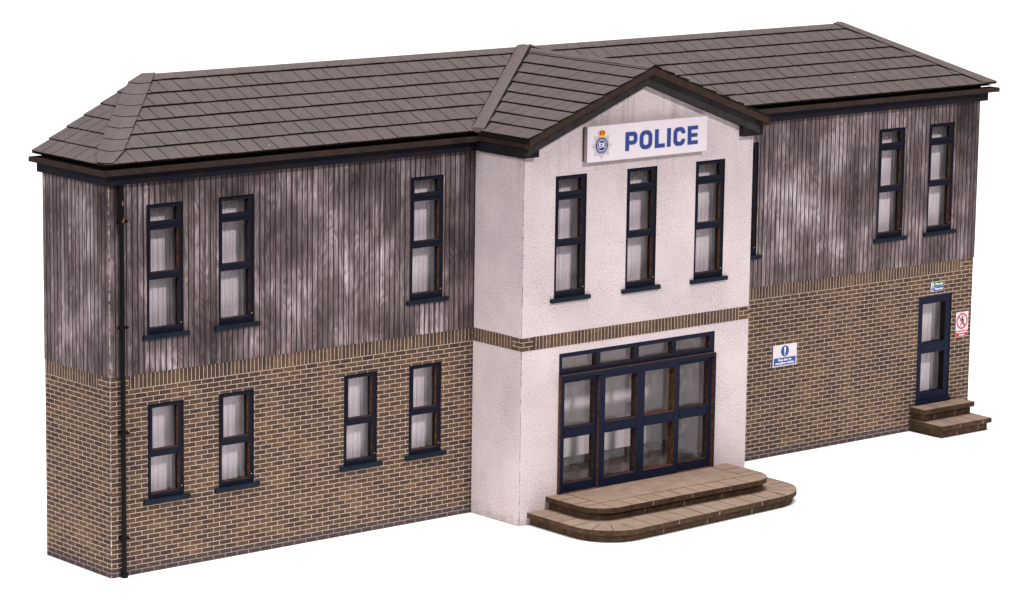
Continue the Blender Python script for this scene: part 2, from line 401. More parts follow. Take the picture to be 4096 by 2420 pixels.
b.face([(XB + TH, YB + TH, 0), (XB + TH, 0.3, 0), (XB + TH, 0.3, 6.38), (XB + TH, YB + TH, 6.38)], 'card')
b.face([(XR - TH, 0.3, 0), (XR - TH, YB + TH, 0), (XR - TH, YB + TH, 6.38), (XR - TH, 0.3, 6.38)], 'card')
b.build('rendered_wall', STATION)
# brick band round the bay, a print 3 mm proud
b = MB(); e3 = 0.004
q_ = 0.24
b.plate(XB - e3, XR + e3, HB, H1, [], YB - e3, YB, 'brick', 'brick', mfun=([XB + q_, XR - q_], [], lambda x, z: 'soldier' if XB + q_ < x < XR - q_ else 'brick'))
for xa, xb_, fl in ((XB - e3, XB, 1), (XR, XR + e3, 0)):
    for y0, y1, m in ((YB, YB + q_, 'brick'), (YB + q_, 0, 'soldier')):
        x = xa if fl else xb_
        pts = [(x, y1, HB), (x, y0, HB), (x, y0, H1), (x, y1, H1)]
        b.face(pts if fl else pts[::-1], m)
    b.face([(xa, YB, H1), (xb_, YB, H1), (xb_, 0, H1), (xa, 0, H1)], 'brick')
    b.face([(xa, 0, HB), (xb_, 0, HB), (xb_, YB, HB), (xa, YB, HB)], 'brick')
b.build('brick_band', STATION)
# back and floor of the low-relief shell
b = MB()
b.prism_y([(TH, 0), (W - 0.02, 0), (W - 0.02, 6.38), (W - 1.95, 7.36), (1.95, 7.36), (TH, 6.38)], D - 0.04, D - 0.002, 'card')
b.build('back_panel', STATION)
# entrance hall behind the glazed doors
b = MB()
hy = 0.34
b.face([(7.4, hy, 0.40), (12.1, hy, 0.40), (12.1, hy, 3.0), (7.4, hy, 3.0)], 'interior')
b.face([(7.4, YB + TH + .002, 0.40), (12.1, YB + TH + .002, 0.40), (12.1, hy, 0.40), (7.4, hy, 0.40)], 'inner_floor')
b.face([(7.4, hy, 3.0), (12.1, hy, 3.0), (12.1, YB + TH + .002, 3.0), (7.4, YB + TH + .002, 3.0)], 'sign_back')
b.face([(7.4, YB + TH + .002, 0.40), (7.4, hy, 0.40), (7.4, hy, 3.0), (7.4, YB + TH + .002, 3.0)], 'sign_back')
b.face([(12.1, hy, 0.40), (12.1, YB + TH + .002, 0.40), (12.1, YB + TH + .002, 3.0), (12.1, hy, 3.0)], 'interior')
b.box(7.4, 12.1, hy - 0.02, hy - 0.001, 0.401, 0.56, 'jamb')
b.build('entrance_hall', STATION)

# ------------------------------------------------------------------ windows
def curtain(x0, x1, z0, z1, y, seed, parent):
    r = random.Random(seed); b = MB(); n = 90
    ph = r.random() * 6; amp = 0.006 + 0.004 * r.random()
    def yy(x): return y + amp * math.sin(x * 68 + ph + 1.2 * math.sin(x * 9 + ph)) + 0.006 * math.sin(x * 131 + ph)
    for i in range(n):
        a, c = x0 + (x1 - x0) * i / n, x0 + (x1 - x0) * (i + 1) / n
        b.face([(a, yy(a), z0), (c, yy(c), z0), (c, yy(c), z1), (a, yy(a), z1)], 'curtain')
    o = b.build('curtain', parent, smooth=False)
    return o

def sill(x0, x1, z, y, parent, jit=0.0):
    b = MB(); o = 0.085
    z0, z1 = z - 0.062, z + 0.006
    pts = [(x0 - o, z0), (x1 + o, z0), (x1 + o, z1 + jit), (x0 - o, z1 - jit)]
    b.prism_y(pts, y - 0.055, y + 0.01, 'sill')
    ob = b.build('sill', parent)
    md = ob.modifiers.new('edge', 'BEVEL'); md.width = 0.008; md.segments = 2
    return ob

def window(x, z, yw, tall, seed):
    """x,z lower left corner of the opening in a wall whose face is at y = yw"""
    r = random.Random(seed)
    g_ = 0.004; f0 = yw + 0.022 + r.uniform(-.004, .004); f1 = f0 + 0.125
    w = WW; h = (UPZ[1] - UPZ[0]) if tall else (LOZ[1] - LOZ[0])
    b = MB()
    if tall: holes = [(.062, .616, .098, .852), (.040, .638, .908, 1.662), (.040, .638, 1.690, 2.000)]
    else: holes = [(.078, .606, .082, .664), (.058, .622, .722, 1.478)]
    H = [(x + a, x + c, z + d, z + e_) for a, c, d, e_ in holes]
    b.plate(x + g_, x + w - g_, z + g_, z + h - g_, H, f0, f0 + 0.058, 'navy', 'navy', 'burnt' if r.random() < 0.75 else 'jamb')
    b.plate(x + g_, x + w - g_, z + g_, z + h - g_, [(a - .004, c + .004, d - .004, e_ + .004) for a, c, d, e_ in H], f0 + 0.0585, f1, 'pipe', 'pipe', 'pipe')
    win = b.build('window', STATION)
    for (a, c, d, e_) in H[1:]:
        s_ = MB(); k = 0.003
        hol = (a + .042, c - .044, d + .056, e_ - .040); thin = (e_ - d) < .4
        s_.plate(a + k, c - k, d + k, e_ - k, [hol], f0 - 0.010, f0 + 0.048, 'navy', 'navy', 'jamb' if thin or r.random() < .3 else 'burnt')
        s_.plate(a + k, c - k, d + k, e_ - k, [(hol[0] - .003, hol[1] + .003, hol[2] - .003, hol[3] + .003)], f0 + 0.0485, f0 + 0.10, 'pipe', 'pipe', 'pipe')
        sh = s_.build('sash', win)
        md = sh.modifiers.new('edge', 'BEVEL'); md.width = 0.006; md.segments = 1; md.limit_method = 'ANGLE'
    p = MB(); yy = f0 + 0.106
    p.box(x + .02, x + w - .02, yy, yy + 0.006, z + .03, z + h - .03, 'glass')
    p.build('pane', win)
    sill(x, x + w, z, yw, win, r.uniform(-.004, .004))
    curtain(x - 0.30, x + w + 0.36, z - 0.25, z + h + 0.2, yw + 0.295, seed, win)
    return win

k = 1
for x in UPX: window(x, UPZ[0], -PR, True, k); k += 1
for x in LOX: window(x, LOZ[0], 0.0, False, k); k += 1
for x in BAX: window(x, UPZ[0], YB, True, k); k += 1
for x in RGX: window(x, UPZ[0], -PR, True, k); k += 1

# ------------------------------------------------------------------ side door
def leaf(name, x0, x1, z0, z1, holes, yf, th, parent, m='navy_door', hm='jamb', side='burnt', panel=None, glass_y=None):
    b = MB()
    b.plate(x0, x1, z0, z1, holes, yf, yf + th, m, side, hm)
    if panel:
        a, c, d, e_ = panel
        for (p0, p1, q0, q1) in ((a, c, d, d + .010), (a, c, e_ - .010, e_), (a, a + .010, d + .010, e_ - .010), (c - .010, c, d + .010, e_ - .010)):
            b.box(p0, p1, yf - 0.006, yf - 0.0001, q0, q1, m, skip='b')
    o = b.build(name, parent)
    p = MB(); gy = yf + th - 0.012 if glass_y is None else glass_y
    for (a, c, d, e_) in holes:
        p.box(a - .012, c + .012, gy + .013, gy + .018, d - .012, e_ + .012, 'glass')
    p.build('pane', o)
    return o
sd = leaf('side_door', DOOR[0] + .004, DOOR[1] - .004, 0.545, DOOR[3] - .004, [(18.012, 18.635, 0.69, 1.435), (18.012, 18.635, 1.632, 2.375)], 0.02, 0.13, STATION, hm='pipe', panel=(18.0, 18.64, 1.475, 1.590))
b = MB(); b.box(DOOR[0] - .01, DOOR[1] + .012, -0.035, 0.10, 0.476, 0.54, 'navy_door'); b.build('threshold', sd)
curtain(17.75, 19.25, 0.3, 2.7, 0.40, 55, sd)

# ------------------------------------------------------------------ main entrance
ex0, ex1 = ENT[0] + .003, ENT[1] - .003
tb = [(8.04, 8.80), (8.885, 9.655), (9.745, 10.52), (10.60, 11.385)]
leaf('transom_window', ex0, ex1, 2.435, 2.797, [(a, c, 2.505, 2.725) for a, c in tb], YB + 0.012, 0.12, STATION, hm='jamb', side='burnt')
b = MB()   # outer frame, proud of the wall
b.plate(7.962, 11.474, 0.433, 2.432, [(8.012, 11.438, 0.4331, 2.365)], YB - 0.062, YB + 0.05, 'navy_door', 'burnt', 'burnt')
fr_ = b.build('door_frame', STATION)
def panes(a, c): return [(a, c, .585, 1.355), (a, c, 1.53, 2.290)]
leaf('side_light', 8.014, 8.824, 0.435, 2.363, panes(8.10, 8.762), YB + 0.005, 0.12, STATION, panel=(8.10, 8.762, 1.385, 1.50))
leaf('door', 8.826, 9.742, 0.435, 2.363, panes(8.955, 9.67), YB - 0.048, 0.15, STATION, panel=(8.955, 9.67, 1.385, 1.50))
leaf('door', 9.746, 10.612, 0.435, 2.363, panes(9.845, 10.53), YB - 0.048, 0.15, STATION, hm='burnt', panel=(9.845, 10.53, 1.385, 1.50))
leaf('side_light', 10.614, 11.436, 0.435, 2.363, panes(10.69, 11.362), YB + 0.005, 0.12, STATION, panel=(10.69, 11.362, 1.385, 1.50))

# ------------------------------------------------------------------ roof
def clip(poly, planes):
    for (a, b_, c) in planes:            # keep a*u + b*s <= c
        out = []
        for i in range(len(poly)):
            p, q = poly[i - 1], poly[i]
            dp, dq = a * p[0] + b_ * p[1] - c, a * q[0] + b_ * q[1] - c
            if (dp <= 0) != (dq <= 0):
                t = dp / (dp - dq); out.append((p[0] + t * (q[0] - p[0]), p[1] + t * (q[1] - p[1])))
            if dq <= 0: out.append(q)
        poly = out
        if len(poly) < 3: return []
    return poly

def tiles(mb, O, U, S, rows, u0, u1, tw, planes, t=0.029, gap=0.014, seed=1, shift=0.5, cap=True, lift=0.0):
    """O origin on the eave, U along it, S up the slope; rows are heights in s"""
    r = random.Random(seed)
    O, U, S = Vector(O), Vector(U).normalized(), Vector(S).normalized()
    N = U.cross(S).normalized()
    for i, (s0, s1) in enumerate(zip(rows, rows[1:])):
        u = u0 - tw + (shift * tw if i % 2 else 0) + r.uniform(-.03, .03)
        while u < u1:
            jg = gap * r.uniform(0.6, 1.3)
            poly = clip([(u + jg / 2, s0 + r.uniform(-.003, .003)), (u + tw - jg / 2, s0 + r.uniform(-.003, .003)), (u + tw - jg / 2, s1 - .001), (u + jg / 2, s1 - .001)], planes)
            u += tw
            if len(poly) < 3: continue
            tt = t * r.uniform(0.88, 1.12)
            hgt = lambda s_: lift + 0.004 + tt * (1 - (s_ - s0) / (s1 - s0))
            top = [O + U * a + S * c + N * hgt(c) for a, c in poly]
            bot = [O + U * a + S * c - N * 0.002 for a, c in poly]
            mb.face(top, 'tile')
            for j in range(len(poly)):
                k_ = (j + 1) % len(poly)
                mb.face([top[k_], top[j], bot[j], bot[k_]], 'tile_edge')

SL = math.hypot(D + E, ZR - ZE)                 # slope length
Sm = Vector((0, D + E, ZR - ZE)) / SL
RW = [0, .158, .316, .470, .623, .776, .928]
rows = [r_ * SL for r_ in RW] + [SL]
kx = (D + E) / SL                                # plan run per unit of slope
xl, xr_ = -E, W + E
# slopes of the bay roof in the plane of the main slope: valley from (XBE,0) to (XC,SL)
XBE = 7.01
kv = (XC - XBE) / SL
b = MB()
tiles(b, (0, -E, ZE), (1, 0, 0), Sm, rows, xl, XC, .294, [(-1, kx, -xl), (1, -kv, XBE)], seed=3)
b.face([(xl + .01, -E + .01, ZE - .004), (XBE, -E + .01, ZE - .004), (XC, D, ZR - .004), (xl + D + E, D, ZR - .004)], 'underlay')
xbr = 2 * XC - XBE
tiles(b, (0, -E, ZE), (1, 0, 0), Sm, rows, XC, xr_, .294, [(1, kx, xr_), (-1, -kv, -xbr)], seed=4)
b.face([(xbr, -E + .01, ZE - .004), (xr_ - .01, -E + .01, ZE - .004), (xr_ - D - E, D, ZR - .004), (XC, D, ZR - .004)], 'underlay')
# left hip slope and right hip slope
Sh = Vector((D + E, 0, ZR - ZE)) / SL
tiles(b, (xl, D, ZE), (0, -1, 0), Sh, rows, 0, D + E, .294, [(1, kx, D + E), (-1, 0, 0)], seed=5, t=.020)
b.face([(xl + .01, D, ZE - .004), (xl + .01, -E + .01, ZE - .004), (xl + D + E, D, ZR - .004)], 'underlay')
Sr = Vector((-(D + E), 0, ZR - ZE)) / SL
tiles(b, (xr_, -E, ZE), (0, 1, 0), Sr, rows, 0, D + E, .294, [(-1, kx, 0), (1, 0, D + E)], seed=6)
b.face([(xr_ - .01, -E + .01, ZE - .004), (xr_ - .01, D, ZE - .004), (xr_ - D - E, D, ZR - .004)], 'underlay')
# eaves soffit and back
b.face([(xl + .02, -E + .02, ZE - .03), (xl + .02, D, ZE - .03), (xr_ - .02, D, ZE - .03), (xr_ - .02, -E + .02, ZE - .03)], 'underlay')
b.face([(xl + .01, D, ZE - .03), (xr_ - .01, D, ZE - .03), (xr_ - .01, D, ZE - .004), (xr_ - D - E, D, ZR - .004), (xl + D + E, D, ZR - .004), (xl + .01, D, ZE - .004)], 'card')
roof = b.build('roof', STATION, org=(9.6, D, ZE))
# ridge capping: a folded strip of short pieces
def capstrip(name, A, B, half, drop, n, parent, t=0.018, rise=0.03, wid=(1, 1), seed=0, lefthalf=True, gapk=0.004, seg_lift=0.012, edge='tile_edge'):
    """strip folded along A-B; half = two vectors (down each side)"""
    A, B = Vector(A), Vector(B); mb = MB(); r = random.Random(seed)
    up = Vector((0, 0, 1)); h1, h2 = Vector(half[0]), Vector(half[1])
    lim = lambda p_, hv: 9.0 if hv.y < .05 or n != 8 else max(0.02, (D - p_.y) / hv.y)
    for i in range(n):
        f0, f1 = i / n, (i + 1) / n
        p, q = A.lerp(B, f0), A.lerp(B, f1)
        d = (B - A).normalized()
        k0 = wid[0] + (wid[1] - wid[0]) * f0; k1 = wid[0] + (wid[1] - wid[0]) * f1
        if i == 0 and n == 8: k0 *= .62
        lo, hi = rise + seg_lift * r.uniform(.7, 1.2), rise          # lower end of each piece sits on the one below
        p2 = p + d * gapk
        for hv, sg in ((h1, 1), (h2, -1)):
            top = [p2 + up * lo, p2 + hv * min(k0, lim(p2, hv)) + up * (lo - .004), q + hv * min(k1, lim(q, hv)) + up * (hi - .004), q + up * hi]
            bot = [v_ - up * t for v_ in top]
            if sg < 0: top, bot = top[::-1], bot[::-1]
            mb.face(top, 'tile_cap')
            mb.face(bot[::-1], edge)
            for j in range(4):
                mb.face([top[(j + 1) % 4], top[j], bot[j], bot[(j + 1) % 4]], edge)
    return mb.build(name, parent)
dn = -Sm * 0.165
capstrip('ridge_cap', (xl + D + E - .02, D, ZR + .004), (XC, D, ZR + .004), (dn, Vector((0, .03, -.02))), 0, 26, roof, seed=1, gapk=.006, seg_lift=.0, rise=.024)
capstrip('ridge_cap', (XC, D, ZR + .004), (xr_ - D - E, D, ZR + .004), (dn, Vector((0, .03, -.02))), 0, 26, roof, seed=2, gapk=.006, seg_lift=.0, rise=.024)
# hip cappings: fold vectors lie in the two slopes
capstrip('hip_cap', (xl - .01, -E - .01, ZE + .004), (xl + D + E, D, ZR + .008), (Vector((.265, 0, 0)), Vector((0, .31, 0))), 0, 8, roof, seed=3, gapk=.0, seg_lift=.012, rise=.040, wid=(1.0, .97), t=.038)
capstrip('hip_cap', (xr_ + .01, -E - .01, ZE + .004), (xr_ - D - E, D, ZR + .008), (Vector((0, .2, 0)), Vector((-.30, 0, 0))), 0, 1, roof, seed=4, gapk=0, seg_lift=0, rise=.042, wid=(1.1, .75), t=.024)

# bay roof
YV = -1.505                                      # verge
zb0, zb1 = 6.445, 7.470
BL = math.hypot(XC - XBE, zb1 - zb0)
Sb = Vector((XC - XBE, 0, zb1 - zb0)) / BL
brow = [i * .1185 * BL for i in range(9)]
brow[-1] = .955 * BL; brow.append(BL)
b = MB()
# left slope: u runs towards -y from the main eave line; valley limits it at the back
Lb = -E - YV                                     # length along the eave in front of the main eave
kb = (D + E) / BL
tiles(b, (XBE, -E, zb0), (0, -1, 0), Sb, brow, -(D + E), Lb, .294, [(1, 0, Lb), (-1, -kb, 0)], seed=7, t=.028, gap=.008)
b.face([(XBE + .01, YV + .01, zb0 - .004), (XC, YV + .01, zb1 - .004), (XC, D, zb1 - .004), (XBE + .01, -E, zb0 - .004)][::-1], 'underlay')
Sb2 = Vector((-(XC - XBE), 0, zb1 - zb0)) / BL
tiles(b, (xbr, -E, zb0), (0, 1, 0), Sb2, brow, -Lb, D + E, .294, [(-1, 0, Lb), (1, -kb, 0)], seed=8, t=.028, gap=.008)
b.face([(xbr - .01, YV + .01, zb0 - .004), (XC, YV + .01, zb1 - .004), (XC, D, zb1 - .004), (xbr - .01, -E, zb0 - .004)], 'underlay')
bayroof = b.build('porch_roof', STATION, org=(XC, YV, zb0))
capstrip('ridge_cap', (XC, YV - .005, zb1 + .004), (XC, D - .05, zb1 + .004), (Vector((.16, 0, -.06)), Vector((-.16, 0, -.06))), 0, 9, bayroof, seed=5, rise=.024, seg_lift=.0, gapk=.003)
# valley strips
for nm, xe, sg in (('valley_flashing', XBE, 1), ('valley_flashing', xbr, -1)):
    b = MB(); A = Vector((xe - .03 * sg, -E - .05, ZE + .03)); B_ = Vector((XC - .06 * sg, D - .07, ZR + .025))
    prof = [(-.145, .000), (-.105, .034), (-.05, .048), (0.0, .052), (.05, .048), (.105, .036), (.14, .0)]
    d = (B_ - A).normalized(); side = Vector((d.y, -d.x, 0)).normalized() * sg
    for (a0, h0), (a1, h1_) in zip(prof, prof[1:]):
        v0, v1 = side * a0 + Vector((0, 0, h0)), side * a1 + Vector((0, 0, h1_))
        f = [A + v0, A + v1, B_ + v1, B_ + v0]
        b.face(f if sg > 0 else f[::-1], 'tile_edge' if abs(a0) > .12 or abs(a1) > .12 else 'tile_cap')  # dark outer strips paint in the shade beside the valley
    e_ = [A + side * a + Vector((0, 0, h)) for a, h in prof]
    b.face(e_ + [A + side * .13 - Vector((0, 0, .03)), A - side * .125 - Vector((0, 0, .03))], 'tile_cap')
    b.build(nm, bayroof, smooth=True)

# barge boards and verge strips following the gable
sl = (zb1 - zb0) / (XC - XBE)
def rz(x): return zb1 - abs(x - XC) * sl
def gable(name, y0, y1, o0, o1, xa, xb_, m, parent, side=None):
    b = MB()
    for (p, q) in ((xa, XC), (XC, xb_)):
        poly = [(p, rz(p) - o1), (q, rz(q) - o1), (q, rz(q) - o0), (p, rz(p) - o0)]
        b.prism_y(poly, y0, y1, m, side)
    o = b.build(name, parent)
    md = o.modifiers.new('edge', 'BEVEL'); md.width = 0.006; md.segments = 1; md.limit_method = 'ANGLE'
    return o
gable('verge_strip', YV + .006, YB + .02, .012, .128, XBE + .03, xbr - .03, 'verge', bayroof, 'gutter')
gable('barge_board', YB - .118, YB + .02, .130, .330, XBE + .10, xbr - .10, 'barge', bayroof, 'fascia')

# ------------------------------------------------------------------ fascias and gutters
def bevel(o, w=.006):
    md = o.modifiers.new('edge', 'BEVEL'); md.width = w; md.segments = 1; md.limit_method = 'ANGLE'
    return o
fz0, fz1, fe = 6.118, 6.285, .115
gz0, gz1, ge = 6.288, 6.366, .262
b = MB()
b.prism_z([(-fe, D), (-fe, -fe), (XB - fe - .002, -fe), (XB - fe - .002, -PR), (-PR, -PR), (-PR, D)], fz0, fz1, 'fascia')
bevel(b.build('fascia', STATION))
b = MB()
b.prism_z([(-ge, D), (-ge, -ge), (XB - ge + .10, -ge), (XB - ge + .10, -PR), (-PR, -PR), (-PR, D)], gz0, gz1, 'gutter')
bevel(b.build('gutter', STATION))
b = MB()
b.box(XR + .002, W + fe, -fe, -PR, fz0, fz1, 'fascia')
bevel(b.build('fascia', STATION))
b = MB()
b.box(XR + .05, W + ge, -ge, -PR, gz0, gz1, 'gutter')
bevel(b.build('gutter', STATION))
b = MB()   # bay side fascia with its square return on the front
b.box(XB - fe, XB - .001, YB - fe, -.001, fz0 + .006, fz1, 'fascia')
b.box(XB, XB + .215, YB - fe, YB - .001, fz0 + .006, fz1, 'fascia')
bevel(b.build('fascia', STATION), .012)
b = MB()
b.box(XR + .001, XR + fe, YB - fe, -.001, fz0 + .006, fz1, 'fascia')
b.box(XR - .34, XR, YB - fe, YB - .001, fz0 + .006, fz1, 'fascia')
bevel(b.build('fascia', STATION), .012)
b = MB()
b.box(XB - ge + .10, XB - .001, YB - .235, -PR - .002, gz0 + .012, gz1, 'gutter')
bevel(b.build('gutter', STATION))
b = MB()
b.box(XR + .001, XR + ge - .10, YB - .235, -ge - .002, gz0 + .012, gz1, 'gutter')
bevel(b.build('gutter', STATION))

b = MB()
b.box(XB - .13, XB - .001, YV + .04, -E, gz1 + .001, zb0 - .008, 'underlay')  # added dark box, stops light showing through the eaves gap
b.build('added_gap_block', bayroof)
b = MB()
b.box(XR + .001, XR + .11, YV + .04, -E, gz1 + .001, zb0 - .008, 'underlay')  # added dark gap box again, right side of the bay
b.build('added_gap_block', bayroof)
# drain pipe at the left corner
def tube(mb, p, q, r, m, n=12, r2=None):
    p, q = Vector(p), Vector(q); d = (q - p).normalized(); a = d.orthogonal().normalized(); c = d.cross(a)
    r2 = r2 or r
    A = [p + (a * math.cos(t) + c * math.sin(t)) * r for t in [2 * math.pi * i / n for i in range(n)]]
    B_ = [q + (a * math.cos(t) + c * math.sin(t)) * r2 for t in [2 * math.pi * i / n for i in range(n)]]
    for i in range(n):
        j = (i + 1) % n; mb.face([A[i], A[j], B_[j], B_[i]], m)
    mb.face(A[::-1], m); mb.face(B_, m)
b = MB()
tube(b, (.196, -.065, .012), (.192, -.062, 3.92), .038, 'pipe'); tube(b, (.192, -.062, 3.92), (.188, -.060, 5.50), .036, 'pipe')
tube(b, (.188, -.060, 5.50), (.180, -.060, 5.62), .038, 'pipe', r2=.050); tube(b, (.180, -.060, 5.62), (.176, -.060, 6.125), .050, 'pipe')
b.box(.158, .236, -.105, -.02, .0, .085, 'pipe')
pipe = b.build('drain_pipe', STATION)
for zc, jx in ((5.55, 0), (3.92, .004), (2.28, .004), (.62, .006)):
    b = MB(); b.box(.125 + jx, .262 + jx, -.085, -.0005 - (PR if zc > H1 else 0), zc - .022, zc + .022, 'pipe')
    tube(b, (.255 + jx, -.085, zc), (.262 + jx, -.11, zc), .018, 'pipe', 8)
    b.build('pipe_bracket', pipe)
for (xx, zz, s_) in ((.172, 5.84, .026), (.185, 5.58, .024), (.163, 5.56, .012)):
    b = MB()
    b.face([(xx - s_ * .6, -.116, zz - s_), (xx + s_ * .5, -.116, zz - s_ * 1.6), (xx + s_ * .7, -.116, zz + s_ * .4), (xx - s_ * .1, -.116, zz + s_ * 1.7)], 'rust')
    b.build('paint_chip', pipe)

# ------------------------------------------------------------------ steps
def dshape(x0, x1, yw, yf, r, n=14):
    pts = [(x0, yw)]
    for i in range(n + 1):
        t = math.pi + math.pi / 2 * i / n
        pts.append((x0 + r + r * math.cos(t), yf + r + r * math.sin(t)))
    for i in range(n + 1):
        t = 1.5 * math.pi + math.pi / 2 * i / n
        pts.append((x1 - r + r * math.cos(t), yf + r + r * math.sin(t)))
    pts.append((x1, yw))
    return pts
def strip(mb, p, q, w, z, m):
    p, q = Vector((p[0], p[1])), Vector((q[0], q[1])); d = (q - p).normalized(); n_ = Vector((-d.y, d.x)) * w / 2
    mb.face([(*(p - n_), z), (*(q - n_), z), (*(q + n_), z), (*(p + n_), z)], m)
def chips(mb, xs, y, z0, z1, r):
    for x in xs:
        w0 = .008
        mb.face([(x - w0, y, z0), (x + w0 * r.uniform(.4, 1.2), y, z0), (x + w0 * r.uniform(.4, 1.2) + .004, y, z1), (x - w0 * .6, y, z1)], 'chip')
rr_ = random.Random(5)
ywall = YB - .0035
front = empty('entrance_steps', (9.8, YB, 0), None, None, STATION)
LX0, LX1, LYF, LR = 7.32, 12.33, -3.13, .80
def shear(mb):      # the lower step sits a little skew to the wall
    mb.v = [(x, YB + (y - YB) * (1 - .03 * (x - 8.4)), z) for x, y, z in mb.v]
TX0, TX1, TYF, TR_ = 7.715, 11.845, -2.53, .50
# lower riser and tread, upper riser and tread
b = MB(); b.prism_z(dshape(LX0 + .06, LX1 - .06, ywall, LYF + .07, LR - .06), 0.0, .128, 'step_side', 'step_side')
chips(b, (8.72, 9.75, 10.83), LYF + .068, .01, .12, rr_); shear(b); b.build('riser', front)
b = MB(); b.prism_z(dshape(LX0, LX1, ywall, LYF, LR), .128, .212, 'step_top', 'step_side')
zt = .2155
# joints across the lower tread
for x in [8.45 + .392 * i for i in range(9)]: strip(b, (x, LYF + .01), (x + .01, TYF + .06), .010, zt, 'joint')
for (cx, sgn) in ((LX0 + LR, -1), (LX1 - LR, 1)):
    for t in (8, 36, 62, 90):
        a = math.radians(t); dx, dy = sgn * math.sin(a), -math.cos(a)
        c0 = Vector((cx, LYF + LR)); strip(b, c0 + Vector((dx, dy)) * .42, c0 + Vector((dx, dy)) * (LR - .01), .012, zt, 'joint')
for y in (-1.62, -2.0): strip(b, (LX0 + .01, y), (TX0 + .04, y), .010, zt, 'joint'); strip(b, (TX1 - .04, y), (LX1 - .01, y), .010, zt, 'joint')
chips(b, (9.02, 9.98, 11.02), LYF - .0015, .135, .20, rr_); shear(b)
b.build('tread', front)
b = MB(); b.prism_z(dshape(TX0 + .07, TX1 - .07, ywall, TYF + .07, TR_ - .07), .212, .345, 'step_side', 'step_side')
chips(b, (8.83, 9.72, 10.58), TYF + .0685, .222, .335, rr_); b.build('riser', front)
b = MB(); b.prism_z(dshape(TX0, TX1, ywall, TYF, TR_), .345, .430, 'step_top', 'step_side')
zt = .4335; bx0, bx1, by = TX0 + .40, TX1 - .43, TYF + .40
strip(b, (bx0, ywall - .005), (bx0, by), .011, zt, 'joint'); strip(b, (bx1, ywall - .005), (bx1, by), .011, zt, 'joint'); strip(b, (bx0, by), (bx1, by), .011, zt, 'joint')
for x in [bx0 + .376 * i for i in range(0, 10)]:
    if x < bx1 + .1: strip(b, (x, TYF + .008), (x, by), .009, zt, 'joint')
for y in (-1.60, -1.93, by):
    strip(b, (TX0 + .01, y), (bx0, y), .009, zt, 'joint'); strip(b, (bx1, y), (TX1 - .01, y), .009, zt, 'joint')
chips(b, (8.95, 9.83, 10.70), TYF - .0015, .352, .42, rr_)
b.build('tread', front)

side = empty('side_door_steps', (18.4, 0, 0), None, None, STATION)
yw2 = -.002
sx0, sx1 = 17.72, 19.08
b = MB(); b.box(sx0 + .06, sx1 - .055, -.775, yw2, 0, .145, 'step_side'); chips(b, (18.20, 18.78), -.7765, .01, .135, rr_); bevel(b.build('riser', side), .008)
b = MB(); b.box(sx0, sx1, -.84, yw2, .145, .235, 'step_side', top='step_top')
for x in (18.17, 18.66): strip(b, (x, -.835), (x + .005, -.33), .011, .2385, 'joint')
chips(b, (18.21, 18.83), -.8415, .15, .225, rr_); b.build('tread', side)
b = MB(); b.box(sx0 + .05, sx1 - .045, -.33, yw2, .235, .378, 'step_side'); chips(b, (18.05, 18.62), -.3315, .245, .37, rr_); bevel(b.build('riser', side), .008)
b = MB(); b.box(sx0, sx1, -.395, yw2, .378, .470, 'step_side', top='step_top')
for x in (18.12, 18.62): strip(b, (x, -.39), (x + .005, -.01), .011, .4735, 'joint')
b.build('tread', side)

# ------------------------------------------------------------------ signs
def shape_mesh(name, loops, mat, y, thick, parent, org_from=None):
    """flat shape with holes, x-z plane, built from 2D outlines; front at y - thick"""
    cu = bpy.data.curves.new(name, 'CURVE'); cu.dimensions = '2D'; cu.fill_mode = 'BOTH'; cu.extrude = thick / 2
    ox = sum(p[0] for p in loops[0]) / len(loops[0]); oz = sum(p[1] for p in loops[0]) / len(loops[0])
    for lp in loops:
        sp = cu.splines.new('POLY'); sp.points.add(len(lp) - 1); sp.use_cyclic_u = True
        for pt, (x, z) in zip(sp.points, lp): pt.co = (x - ox, z - oz, 0, 1)
    return conv(cu, name, mat, (ox, y, oz), thick, parent)
def conv(cu, name, mat, org, thick, parent):
    t = bpy.data.objects.new('tmp', cu); COL.objects.link(t)
    dg = bpy.context.evaluated_depsgraph_get(); dg.update()
    me = bpy.data.meshes.new_from_object(t.evaluated_get(dg))
    bpy.data.objects.remove(t); bpy.data.curves.remove(cu)
    me.transform(Matrix.Rotation(math.radians(90), 4, 'X')); me.name = name
    me.materials.clear(); me.materials.append(M[mat])
    o = bpy.data.objects.new(name, me); COL.objects.link(o)
    place(o, parent, (org[0], org[1] - thick / 2, org[2]))
    return o
def text(body, size, mat, x, z, y, parent, width=None, bold=.02, name='lettering', align='CENTER'):
    cu = bpy.data.curves.new(name, 'FONT'); cu.body = body; cu.size = size; cu.align_x = align; cu.align_y = 'CENTER'
    cu.extrude = .002; cu.offset = bold * size; cu.space_line = 0.9
    o = conv(cu, name, mat, (x, y, z), .004, parent)
    if width:
        w_ = o.dimensions.x or max(v.co.x for v in o.data.vertices) - min(v.co.x for v in o.data.vertices)
        xs = [v.co.x for v in o.data.vertices]; s_ = width / (max(xs) - min(xs))
        o.data.transform(Matrix.Diagonal((s_, 1, 1, 1)))
    return o
